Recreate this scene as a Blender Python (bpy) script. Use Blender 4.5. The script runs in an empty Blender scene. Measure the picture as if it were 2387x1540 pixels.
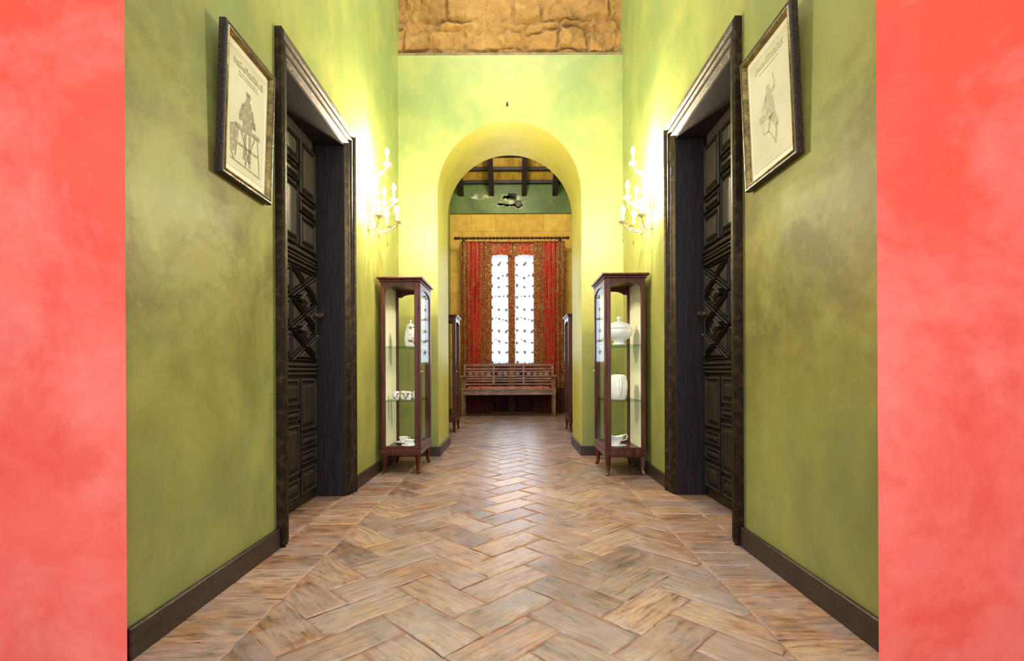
import bpy, bmesh, math, random
from mathutils import Vector, noise
R = random.Random(7)
PI = math.pi
SC = bpy.context.scene
COL = SC.collection
try:
    SC.view_settings.view_transform = 'Standard'
    SC.view_settings.look = 'None'
except Exception:
    pass

# ------------------------------------------------------------------ helpers
class MB:
    def __init__(s, sx=1):
        s.v = []; s.f = []; s.sx = sx
    def add(s, vs, fs):
        b = len(s.v)
        s.v += [tuple(v) for v in vs]
        s.f += [tuple(b + i for i in f) for f in fs]
        return s
    def box(s, x0, x1, y0, y1, z0, z1):
        return s.add([(x0,y0,z0),(x1,y0,z0),(x1,y1,z0),(x0,y1,z0),(x0,y0,z1),(x1,y0,z1),(x1,y1,z1),(x0,y1,z1)],
              [(0,3,2,1),(4,5,6,7),(0,1,5,4),(1,2,6,5),(2,3,7,6),(3,0,4,7)])
    def lathe(s, prof, c=(0,0,0), seg=24, sx=1, sy=1, fn=None):
        vs = []; fs = []
        n = len(prof)
        for (r, z) in prof:
            for k in range(seg):
                a = 2*PI*k/seg
                p = (c[0]+r*sx*math.cos(a), c[1]+r*sy*math.sin(a), c[2]+z)
                if fn: p = fn(p)
                vs.append(p)
        for i in range(n-1):
            for k in range(seg):
                k2 = (k+1) % seg
                fs.append((i*seg+k, i*seg+k2, (i+1)*seg+k2, (i+1)*seg+k))
        if prof[0][0] > 1e-5: fs.append(tuple(range(seg)))
        if prof[-1][0] > 1e-5: fs.append(tuple((n-1)*seg+k for k in range(seg)))
        return s.add(vs, fs)
    def tube(s, pts, rad, seg=8):
        pts = [Vector(p) for p in pts]
        if not isinstance(rad, (list, tuple)): rad = [rad]*len(pts)
        vs = []; fs = []
        up = Vector((0.13, 0.31, 0.94))
        pn = None
        for i, p in enumerate(pts):
            t = (pts[min(i+1, len(pts)-1)] - pts[max(i-1, 0)])
            if t.length < 1e-9: t = Vector((0,0,1))
            t.normalize()
            if pn is None:
                a = t.cross(up)
                if a.length < .05: a = t.cross(Vector((1,0,0)))
                a.normalize()
            else:
                a = pn - t*pn.dot(t)
                a.normalize()
            pn = a
            b = t.cross(a)
            for k in range(seg):
                q = 2*PI*(k+.5)/seg
                vs.append(p + (a*math.cos(q) + b*math.sin(q))*rad[i])
        for i in range(len(pts)-1):
            for k in range(seg):
                k2 = (k+1) % seg
                fs.append((i*seg+k, i*seg+k2, (i+1)*seg+k2, (i+1)*seg+k))
        fs.append(tuple(range(seg))); fs.append(tuple((len(pts)-1)*seg+k for k in range(seg)))
        return s.add(vs, fs)
    def prism(s, poly, axis, a0, a1):
        n = len(poly)
        def P(p, a):
            if axis == 'x': return (a, p[0], p[1])
            if axis == 'y': return (p[0], a, p[1])
            return (p[0], p[1], a)
        vs = [P(p, a0) for p in poly] + [P(p, a1) for p in poly]
        fs = [tuple(range(n)), tuple(range(n, 2*n))] + [(i, (i+1) % n, n+(i+1) % n, n+i) for i in range(n)]
        return s.add(vs, fs)
    def ringpanel(s, poly, prof, x=0, cap=True):
        n = len(poly)
        area = 0
        for i in range(n):
            a, b = poly[i], poly[(i+1) % n]
            area += a[0]*b[1]-b[0]*a[1]
        sg = 1 if area > 0 else -1
        lines = []
        for i in range(n):
            a, b = poly[i], poly[(i+1) % n]
            dx, dy = b[0]-a[0], b[1]-a[1]; l = math.hypot(dx, dy)
            nx, ny = -dy/l*sg, dx/l*sg
            lines.append((nx, ny, nx*a[0]+ny*a[1]))
        vs = []; fs = []
        for (d, e) in prof:
            for i in range(n):
                n1 = lines[i-1]; n2 = lines[i]
                det = n1[0]*n2[1]-n1[1]*n2[0]
                c1 = n1[2]+d; c2 = n2[2]+d
                vs.append((x+e, (c1*n2[1]-n1[1]*c2)/det, (n1[0]*c2-c1*n2[0])/det))
        m = len(prof)
        for j in range(m-1):
            for i in range(n):
                i2 = (i+1) % n
                fs.append((j*n+i, j*n+i2, (j+1)*n+i2, (j+1)*n+i))
        if cap: fs.append(tuple((m-1)*n+i for i in range(n)))
        return s.add(vs, fs)
    def build(s, name, m, parent=None, smooth=None, bevel=0, loc=None, recalc=True):
        me = bpy.data.meshes.new(name)
        me.from_pydata([(v[0]*s.sx, v[1], v[2]) for v in s.v], [], s.f)
        if recalc:
            bm = bmesh.new(); bm.from_mesh(me)
            bmesh.ops.recalc_face_normals(bm, faces=bm.faces)
            bm.to_mesh(me); bm.free()
        if smooth is not None:
            for p in me.polygons: p.use_smooth = True
            me.set_sharp_from_angle(angle=math.radians(smooth))
        me.materials.append(m)
        o = bpy.data.objects.new(name, me)
        COL.objects.link(o)
        if parent: o.parent = parent
        if loc: o.location = loc
        if bevel:
            b = o.modifiers.new('bevel', 'BEVEL'); b.width = bevel; b.segments = 2; b.limit_method = 'ANGLE'
        return o

def tag(o, label=None, cat=None, group=None, kind=None):
    if label: o['label'] = label
    if cat: o['category'] = cat
    if group: o['group'] = group
    if kind: o['kind'] = kind
    return o
def empty(name, loc, rz=0):
    o = bpy.data.objects.new(name, None); COL.objects.link(o)
    o.location = loc; o.rotation_euler = (0, 0, rz); o.empty_display_size = .1
    return o
def copy_tree(o, parent=None):
    c = o.copy(); COL.objects.link(c)
    if parent: c.parent = parent
    for ch in [x for x in bpy.data.objects if x.parent == o]:
        copy_tree(ch, c)
    return c
def struct(o, label=None):
    o['kind'] = 'structure'
    if label: o['label'] = label
    return o

# ------------------------------------------------------------------ materials
def lin(c):
    return tuple(((x/255)/12.92 if x/255 <= .04045 else ((x/255+.055)/1.055)**2.4) for x in c) + (1,)
def newmat(name):
    m = bpy.data.materials.new(name); m.use_nodes = True
    nt = m.node_tree
    return m, nt, nt.nodes['Principled BSDF']
def nd(nt, t, **kw):
    n = nt.nodes.new(t)
    for k, v in kw.items():
        if k in n.inputs: n.inputs[k].default_value = v
        else: setattr(n, k, v)
    return n
def ramp(nt, stops):
    r = nt.nodes.new('ShaderNodeValToRGB')
    e = r.color_ramp.elements
    while len(e) < len(stops): e.new(.5)
    for el, (p, c) in zip(e, stops):
        el.position = p; el.color = c
    return r
def mathn(nt, op, a, b=None, c=None, clamp=False):
    n = nt.nodes.new('ShaderNodeMath'); n.operation = op; n.use_clamp = clamp
    for i, v in enumerate((a, b, c)):
        if v is None: continue
        if isinstance(v, (int, float)): n.inputs[i].default_value = v
        else: nt.links.new(v, n.inputs[i])
    return n.outputs[0]
def nmat(name, stops, scale=5, rough=.5, bump=0, metal=0, stretch=(1,1,1), detail=6, distort=0, bscale=None, spec=None):
    m, nt, b = newmat(name)
    L = nt.links.new
    tc = nd(nt, 'ShaderNodeTexCoord'); mp = nd(nt, 'ShaderNodeMapping'); mp.inputs['Scale'].default_value = stretch
    L(tc.outputs['Object'], mp.inputs['Vector'])
    n = nd(nt, 'ShaderNodeTexNoise', Scale=scale, Detail=detail, Distortion=distort)
    L(mp.outputs[0], n.inputs['Vector'])
    r = ramp(nt, stops)
    L(n.outputs['Fac'], r.inputs[0]); L(r.outputs[0], b.inputs['Base Color'])
    b.inputs['Roughness'].default_value = rough; b.inputs['Metallic'].default_value = metal
    if spec is not None: b.inputs['Specular IOR Level'].default_value = spec
    if bump:
        n2 = nd(nt, 'ShaderNodeTexNoise', Scale=bscale or scale*4, Detail=5.0)
        L(mp.outputs[0], n2.inputs['Vector'])
        bp = nd(nt, 'ShaderNodeBump', Strength=bump, Distance=.01)
        L(n2.outputs['Fac'], bp.inputs['Height']); L(bp.outputs[0], b.inputs['Normal'])
    return m
g = lambda v: (v, v, v, 1)
def plaster(name, big, patch, patchcol, streak, topcol, zr, zamt, local, light=None, lightamt=.6, low=None):
    m, nt, b = newmat(name); L = nt.links.new
    tc = nd(nt, 'ShaderNodeTexCoord'); sp = nd(nt, 'ShaderNodeSeparateXYZ'); L(tc.outputs['Object'], sp.inputs[0])
    n1 = nd(nt, 'ShaderNodeTexNoise', Scale=1.1, Detail=8.0, Roughness=.64, Distortion=.2); L(tc.outputs['Object'], n1.inputs['Vector'])
    r1 = ramp(nt, big); L(n1.outputs['Fac'], r1.inputs[0])
    hz = mathn(nt, 'MULTIPLY_ADD', sp.outputs[2], 1/(zr[1]-zr[0]), -zr[0]/(zr[1]-zr[0]), clamp=True)
    mt = nd(nt, 'ShaderNodeMixRGB'); L(mathn(nt, 'MULTIPLY', hz, zamt), mt.inputs[0]); L(r1.outputs[0], mt.inputs[1]); mt.inputs[2].default_value = topcol
    base = mt.outputs[0]
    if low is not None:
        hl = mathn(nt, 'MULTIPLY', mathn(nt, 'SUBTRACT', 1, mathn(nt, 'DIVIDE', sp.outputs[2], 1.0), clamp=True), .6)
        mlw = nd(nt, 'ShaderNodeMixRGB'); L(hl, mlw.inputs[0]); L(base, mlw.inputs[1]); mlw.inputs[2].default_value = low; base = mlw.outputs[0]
    mp = nd(nt, 'ShaderNodeMapping'); mp.inputs['Location'].default_value = (3.1, 1.7, .4)
    L(tc.outputs['Object'], mp.inputs['Vector'])
    n2 = nd(nt, 'ShaderNodeTexNoise', Scale=2.2, Detail=11.0, Roughness=.72, Distortion=.3); L(mp.outputs[0], n2.inputs['Vector'])
    r2 = ramp(nt, patch); L(n2.outputs['Fac'], r2.inputs[0])
    fac = r2.outputs[0]
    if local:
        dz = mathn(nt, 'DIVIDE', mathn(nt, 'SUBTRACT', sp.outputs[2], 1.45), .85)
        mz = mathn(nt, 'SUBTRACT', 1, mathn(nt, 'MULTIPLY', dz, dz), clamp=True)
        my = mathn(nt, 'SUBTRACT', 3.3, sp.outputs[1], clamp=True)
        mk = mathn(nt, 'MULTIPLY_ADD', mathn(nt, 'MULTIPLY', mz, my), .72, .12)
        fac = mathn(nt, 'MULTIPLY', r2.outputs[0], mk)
    mx = nd(nt, 'ShaderNodeMixRGB'); L(fac, mx.inputs[0]); L(base, mx.inputs[1]); mx.inputs[2].default_value = patchcol
    src = mx.outputs[0]
    if light is not None:
        mpl = nd(nt, 'ShaderNodeMapping'); mpl.inputs['Location'].default_value = (-5.3, 2.9, 7.7); L(tc.outputs['Object'], mpl.inputs['Vector'])
        nl = nd(nt, 'ShaderNodeTexNoise', Scale=1.7, Detail=10.0, Roughness=.68, Distortion=.3); L(mpl.outputs[0], nl.inputs['Vector'])
        rl = ramp(nt, [(.45, g(0)), (.72, g(lightamt))]); L(nl.outputs['Fac'], rl.inputs[0])
        ml_ = nd(nt, 'ShaderNodeMixRGB'); L(rl.outputs[0], ml_.inputs[0]); L(src, ml_.inputs[1]); ml_.inputs[2].default_value = light; src = ml_.outputs[0]
    mp3 = nd(nt, 'ShaderNodeMapping'); mp3.inputs['Scale'].default_value = (5, 5, 1.2); L(tc.outputs['Object'], mp3.inputs['Vector'])
    n3 = nd(nt, 'ShaderNodeTexNoise', Scale=1.3, Detail=6.0); L(mp3.outputs[0], n3.inputs['Vector'])
    r3 = ramp(nt, streak); L(n3.outputs['Fac'], r3.inputs[0])
    m3 = nd(nt, 'ShaderNodeMixRGB', blend_type='MULTIPLY'); m3.inputs[0].default_value = 1
    L(src, m3.inputs[1]); L(r3.outputs[0], m3.inputs[2]); L(m3.outputs[0], b.inputs['Base Color'])
    b.inputs['Roughness'].default_value = .48; b.inputs['Specular IOR Level'].default_value = .4
    n4 = nd(nt, 'ShaderNodeTexNoise', Scale=11.0, Detail=6.0); L(tc.outputs['Object'], n4.inputs['Vector'])
    bp = nd(nt, 'ShaderNodeBump', Strength=.22, Distance=.01); L(n4.outputs['Fac'], bp.inputs['Height']); L(bp.outputs[0], b.inputs['Normal'])
    return m
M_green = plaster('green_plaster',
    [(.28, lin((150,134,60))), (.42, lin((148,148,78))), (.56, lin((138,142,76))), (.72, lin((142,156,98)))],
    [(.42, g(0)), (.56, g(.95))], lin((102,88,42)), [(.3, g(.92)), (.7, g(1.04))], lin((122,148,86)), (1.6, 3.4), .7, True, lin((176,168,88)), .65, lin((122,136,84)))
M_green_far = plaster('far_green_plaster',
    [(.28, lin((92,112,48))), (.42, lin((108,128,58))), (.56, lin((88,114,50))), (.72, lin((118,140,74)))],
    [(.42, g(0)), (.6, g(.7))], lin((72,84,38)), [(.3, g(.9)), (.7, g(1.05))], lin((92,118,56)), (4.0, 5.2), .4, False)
M_soffit = plaster('lamplit_green_plaster',
    [(.30, lin((176,172,84))), (.5, lin((188,184,94))), (.72, lin((184,186,104)))],
    [(.5, g(0)), (.7, g(.4))], lin((156,154,78)), [(.3, g(.95)), (.7, g(1.05))], lin((200,192,92)), (2.0, 3.4), .8, False)  # lamp glow on the arch's inner face, painted in as yellower plaster
M_red = plaster('coral_plaster',
    [(.30, lin((228,82,66))), (.46, lin((236,100,88))), (.66, lin((240,120,108)))],
    [(.48, g(0)), (.60, g(.55))], lin((220,70,52)), [(.3, g(.95)), (.7, g(1.0))], lin((228,72,42)), (.5, 2.0), .75, False, lin((244,148,136)), .65)
M_wood = nmat('dark_wood', [(.3, lin((14,9,8))), (.55, lin((34,24,18))), (.8, lin((62,46,30)))], 9, .55, .4, stretch=(6,6,.7), distort=.6, bscale=14, spec=.35)
M_arch = nmat('bronzed_moulding', [(.3, lin((22,15,12))), (.52, lin((46,34,22))), (.75, lin((84,66,36)))], 26, .45, .2, metal=.55, stretch=(1,1,1), distort=.4)
M_jamb = nmat('dark_jamb_wood', [(.3, lin((18,11,15))), (.55, lin((38,26,31))), (.8, lin((64,46,50)))], 10, .55, .3, stretch=(9,9,.6), distort=.8, spec=.35)
M_base = nmat('baseboard_wood', [(.3, lin((28,18,16))), (.7, lin((58,38,32)))], 8, .42, .4, stretch=(1,1,6))
M_cab = nmat('mahogany', [(.3, lin((52,20,14))), (.55, lin((84,38,28))), (.8, lin((110,56,42)))], 6, .3, .1, stretch=(6,6,.8), distort=.5)
M_cream = nmat('cream_backing', [(.3, lin((246,240,222))), (.7, lin((252,248,236)))], 3, .6)
M_bench = nmat('bench_wood', [(.3, lin((98,64,48))), (.55, lin((150,106,82))), (.8, lin((204,166,138)))], 8, .28, .2, stretch=(.8,6,6), distort=.4)
M_frame = nmat('walnut_frame', [(.3, lin((22,13,11))), (.7, lin((46,29,21)))], 30, .42, .5, bscale=90)
M_gilt = nmat('bronze_gilt', [(.3, lin((84,70,34))), (.6, lin((136,116,60))), (.8, lin((170,148,84)))], 25, .4, .3, metal=.6)
M_brass = nmat('brass', [(.3, lin((184,164,124))), (.7, lin((226,212,178)))], 20, .2, 0, metal=.9)
M_bronze = nmat('aged_brass', [(.3, lin((214,196,140))), (.7, lin((250,238,204)))], 20, .3, 0, metal=.6)
M_china = nmat('white_china', [(.3, lin((240,242,246))), (.7, lin((252,252,254)))], 3, .12)
M_mat = nmat('mount_board', [(.3, lin((232,228,206))), (.7, lin((242,238,220)))], 4, .7)
M_paper = nmat('print_paper', [(.3, lin((204,198,170))), (.7, lin((220,214,190)))], 5, .7)
M_ink = nmat('faded_ink', [(.3, lin((136,130,106))), (.55, lin((160,152,126))), (.8, lin((204,196,166)))], 60, .8)
M_ink2 = nmat('pale_ink', [(.3, lin((162,156,130))), (.8, lin((208,202,172)))], 60, .8)
M_black = nmat('black_metal', [(.3, lin((20,20,20))), (.7, lin((44,42,42)))], 20, .5, metal=.3)
M_beam = nmat('beam_wood', [(.3, lin((22,16,20))), (.7, lin((52,42,46)))], 8, .5, .3, stretch=(6,1,1))
M_board = nmat('yellow_boards', [(.3, lin((176,134,50))), (.55, lin((222,176,72))), (.8, lin((236,200,96)))], 3, .7, .3, stretch=(3,1,1))
M_winframe = nmat('window_wood', [(.3, lin((150,140,130))), (.7, lin((190,182,170)))], 8, .5)
M_rod = nmat('rod_wood', [(.3, lin((44,22,18))), (.7, lin((92,52,38)))], 20, .35)
M_patch = nmat('bare_plaster', [(.35, lin((110,128,76))), (.5, lin((156,162,116))), (.62, lin((210,208,188)))], 9, .8, .4)
M_ledge = nmat('ledge_stone', [(.3, lin((96,84,64))), (.7, lin((134,116,84)))], 12, .8, .5)
M_ceil = nmat('ceiling_plaster', [(.3, lin((200,196,176))), (.7, lin((220,216,196)))], 3, .8)

def stone_mat():
    m, nt, b = newmat('ochre_rubble'); L = nt.links.new
    tc = nd(nt, 'ShaderNodeTexCoord')
    n1 = nd(nt, 'ShaderNodeTexNoise', Scale=4.0, Detail=10.0, Roughness=.74, Distortion=.3); L(tc.outputs['Object'], n1.inputs['Vector'])
    r1 = ramp(nt, [(.28, lin((108,78,42))), (.42, lin((148,110,54))), (.56, lin((168,128,66))), (.74, lin((182,148,94)))]); L(n1.outputs['Fac'], r1.inputs[0])
    at = nd(nt, 'ShaderNodeAttribute', attribute_name='Col')
    mx = nd(nt, 'ShaderNodeMixRGB', blend_type='MULTIPLY'); mx.inputs[0].default_value = 1
    L(r1.outputs[0], mx.inputs[1]); L(at.outputs['Color'], mx.inputs[2]); L(mx.outputs[0], b.inputs['Base Color'])
    b.inputs['Roughness'].default_value = .8
    n2 = nd(nt, 'ShaderNodeTexNoise', Scale=20.0, Detail=8.0, Roughness=.7); L(tc.outputs['Object'], n2.inputs['Vector'])
    bp = nd(nt, 'ShaderNodeBump', Strength=1.0, Distance=.03); L(n2.outputs['Fac'], bp.inputs['Height']); L(bp.outputs[0], b.inputs['Normal'])
    return m
M_stone = stone_mat()
def ashlar_mat():
    m, nt, b = newmat('ochre_ashlar'); L = nt.links.new
    tc = nd(nt, 'ShaderNodeTexCoord'); mp = nd(nt, 'ShaderNodeMapping'); mp.inputs['Rotation'].default_value = (PI/2, 0, 0)
    mp.inputs['Location'].default_value = (.1, 0, .0)
    L(tc.outputs['Object'], mp.inputs['Vector'])
    br = nd(nt, 'ShaderNodeTexBrick', Scale=1.0)
    br.inputs['Color1'].default_value = lin((218,178,76)); br.inputs['Color2'].default_value = lin((204,160,62)); br.inputs['Mortar'].default_value = lin((188,144,60))
    br.inputs['Mortar Size'].default_value = .006; br.inputs['Brick Width'].default_value = .5; br.inputs['Row Height'].default_value = .42
    L(mp.outputs[0], br.inputs['Vector'])
    n = nd(nt, 'ShaderNodeTexNoise', Scale=7.0, Detail=7.0); L(tc.outputs['Object'], n.inputs['Vector'])
    r = ramp(nt, [(.3, g(.8)), (.7, g(1.1))]); L(n.outputs['Fac'], r.inputs[0])
    mx = nd(nt, 'ShaderNodeMixRGB', blend_type='MULTIPLY'); mx.inputs[0].default_value = 1
    L(br.outputs['Color'], mx.inputs[1]); L(r.outputs[0], mx.inputs[2]); L(mx.outputs[0], b.inputs['Base Color'])
    b.inputs['Roughness'].default_value = .8
    return m
M_ashlar = ashlar_mat()
def tile_mat():
    m, nt, b = newmat('terracotta_tiles'); L = nt.links.new
    at = nd(nt, 'ShaderNodeAttribute', attribute_name='Col'); sp = nd(nt, 'ShaderNodeSeparateColor'); L(at.outputs['Color'], sp.inputs[0])
    uv = nd(nt, 'ShaderNodeUVMap', uv_map='UVMap'); tc = nd(nt, 'ShaderNodeTexCoord')
    mp = nd(nt, 'ShaderNodeMapping'); mp.inputs['Scale'].default_value = (7, 52, 1); L(uv.outputs[0], mp.inputs['Vector'])
    n1 = nd(nt, 'ShaderNodeTexNoise', Scale=1.0, Detail=9.0, Roughness=.72, Distortion=.6); L(mp.outputs[0], n1.inputs['Vector'])
    mp2 = nd(nt, 'ShaderNodeMapping'); mp2.inputs['Scale'].default_value = (9, 17, 1); L(uv.outputs[0], mp2.inputs['Vector'])
    n2 = nd(nt, 'ShaderNodeTexNoise', Scale=1.0, Detail=9.0, Roughness=.74, Distortion=.4); L(mp2.outputs[0], n2.inputs['Vector'])
    r1 = ramp(nt, [(.05, lin((100,80,70))), (.22, lin((136,94,66))), (.40, lin((162,124,88))), (.52, lin((124,108,98))), (.66, lin((152,104,72))), (.85, lin((178,144,106)))])
    f = mathn(nt, 'ADD', mathn(nt, 'MULTIPLY', n2.outputs['Fac'], 1.1), mathn(nt, 'MULTIPLY_ADD', sp.outputs[0], .75, -.43))
    L(f, r1.inputs[0])
    r2 = ramp(nt, [(.36, lin((112,102,102))), (.47, lin((220,210,204))), (.6, g(1.0)), (.72, lin((255,240,224)))])
    L(n1.outputs['Fac'], r2.inputs[0])
    mx = nd(nt, 'ShaderNodeMixRGB', blend_type='MULTIPLY'); mx.inputs[0].default_value = 1.0
    L(r1.outputs[0], mx.inputs[1]); L(r2.outputs[0], mx.inputs[2])
    n3 = nd(nt, 'ShaderNodeTexNoise', Scale=3.4, Detail=11.0, Roughness=.78); L(tc.outputs['Object'], n3.inputs['Vector'])
    rw = ramp(nt, [(.42, g(0)), (.64, g(.6))]); L(n3.outputs['Fac'], rw.inputs[0])
    mw = nd(nt, 'ShaderNodeMixRGB'); L(rw.outputs[0], mw.inputs[0]); L(mx.outputs[0], mw.inputs[1]); mw.inputs[2].default_value = lin((150,138,142))
    n5 = nd(nt, 'ShaderNodeTexNoise', Scale=9.0, Detail=8.0, Roughness=.7); L(tc.outputs['Object'], n5.inputs['Vector'])
    rg = ramp(nt, [(.36, lin((150,140,148))), (.46, lin((138,104,86))), (.6, lin((132,82,56))), (.7, lin((92,68,58)))]); L(n5.outputs['Fac'], rg.inputs[0])
    ge = mathn(nt, 'MULTIPLY_ADD', mathn(nt, 'SUBTRACT', n2.outputs['Fac'], .5), 2.4, sp.outputs[1])
    gf = mathn(nt, 'MULTIPLY', mathn(nt, 'SUBTRACT', ge, .48), 2.2, clamp=True)
    m2 = nd(nt, 'ShaderNodeMixRGB'); L(mathn(nt, 'MULTIPLY', gf, .75), m2.inputs[0]); L(mw.outputs[0], m2.inputs[1]); L(rg.outputs[0], m2.inputs[2])
    L(m2.outputs[0], b.inputs['Base Color'])
    rr = ramp(nt, [(.3, g(.22)), (.7, g(.48))]); L(n2.outputs['Fac'], rr.inputs[0])
    rj = nd(nt, 'ShaderNodeMixRGB'); L(sp.outputs[1], rj.inputs[0]); L(rr.outputs[0], rj.inputs[1]); rj.inputs[2].default_value = g(.75)
    L(rj.outputs[0], b.inputs['Roughness'])
    bp = nd(nt, 'ShaderNodeBump', Strength=.42, Distance=.006); L(mathn(nt, 'ADD', n1.outputs['Fac'], n2.outputs['Fac']), bp.inputs['Height']); L(bp.outputs[0], b.inputs['Normal'])
    L(mathn(nt, 'MULTIPLY', mathn(nt, 'SUBTRACT', 1, sp.outputs[1], clamp=True), .32), b.inputs['Coat Weight'])
    b.inputs['Coat Roughness'].default_value = .28; b.inputs['Coat Tint'].default_value = (.95,.97,1,1)
    return m
M_tile = tile_mat()
def glass_mat(name, tint, base=.02, amp=.5):
    m = bpy.data.materials.new(name); m.use_nodes = True; nt = m.node_tree; nt.nodes.clear(); L = nt.links.new
    o = nt.nodes.new('ShaderNodeOutputMaterial'); t = nt.nodes.new('ShaderNodeBsdfTransparent'); t.inputs[0].default_value = tint
    gg = nt.nodes.new('ShaderNodeBsdfGlossy'); gg.inputs['Roughness'].default_value = .03
    mx = nt.nodes.new('ShaderNodeMixShader'); lw = nd(nt, 'ShaderNodeLayerWeight', Blend=.5)
    f = mathn(nt, 'MULTIPLY_ADD', mathn(nt, 'POWER', lw.outputs['Facing'], 5.0), amp, base, clamp=True)
    L(f, mx.inputs[0]); L(t.outputs[0], mx.inputs[1]); L(gg.outputs[0], mx.inputs[2]); L(mx.outputs[0], o.inputs[0])
    return m
M_glass = glass_mat('clear_glass', (.97,.995,.985,1), .02, .12)
M_shelf = glass_mat('shelf_glass', (.76,.87,.83,1), .08, .2)
M_crys = glass_mat('crystal', (.97,.96,.9,1), .3)
def decor_mat():
    m, nt, b = newmat('decorated_china'); L = nt.links.new
    tc = nd(nt, 'ShaderNodeTexCoord')
    n = nd(nt, 'ShaderNodeTexNoise', Scale=26.0, Detail=3.0); L(tc.outputs['Object'], n.inputs['Vector'])
    r = ramp(nt, [(.0, lin((40,56,44))), (.38, lin((130,100,50))), (.42, lin((244,244,244))), (1, lin((250,250,250)))])
    L(n.outputs['Fac'], r.inputs[0]); L(r.outputs[0], b.inputs['Base Color']); b.inputs['Roughness'].default_value = .12
    return m
M_decor = decor_mat()
def emis(name, c, s):
    m, nt, b = newmat(name)
    n = nd(nt, 'ShaderNodeTexNoise', Scale=3.0); r = ramp(nt, [(0, c), (1, c)]); nt.links.new(n.outputs['Fac'], r.inputs[0]); nt.links.new(r.outputs[0], b.inputs['Emission Color'])
    b.inputs['Emission Strength'].default_value = s; b.inputs['Base Color'].default_value = c
    return m
M_bulb = emis('lit_bulb', (1, .93, .76, 1), 30)
M_candle = emis('candle_sleeve', (1, .93, .74, 1), 2.5)

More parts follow.
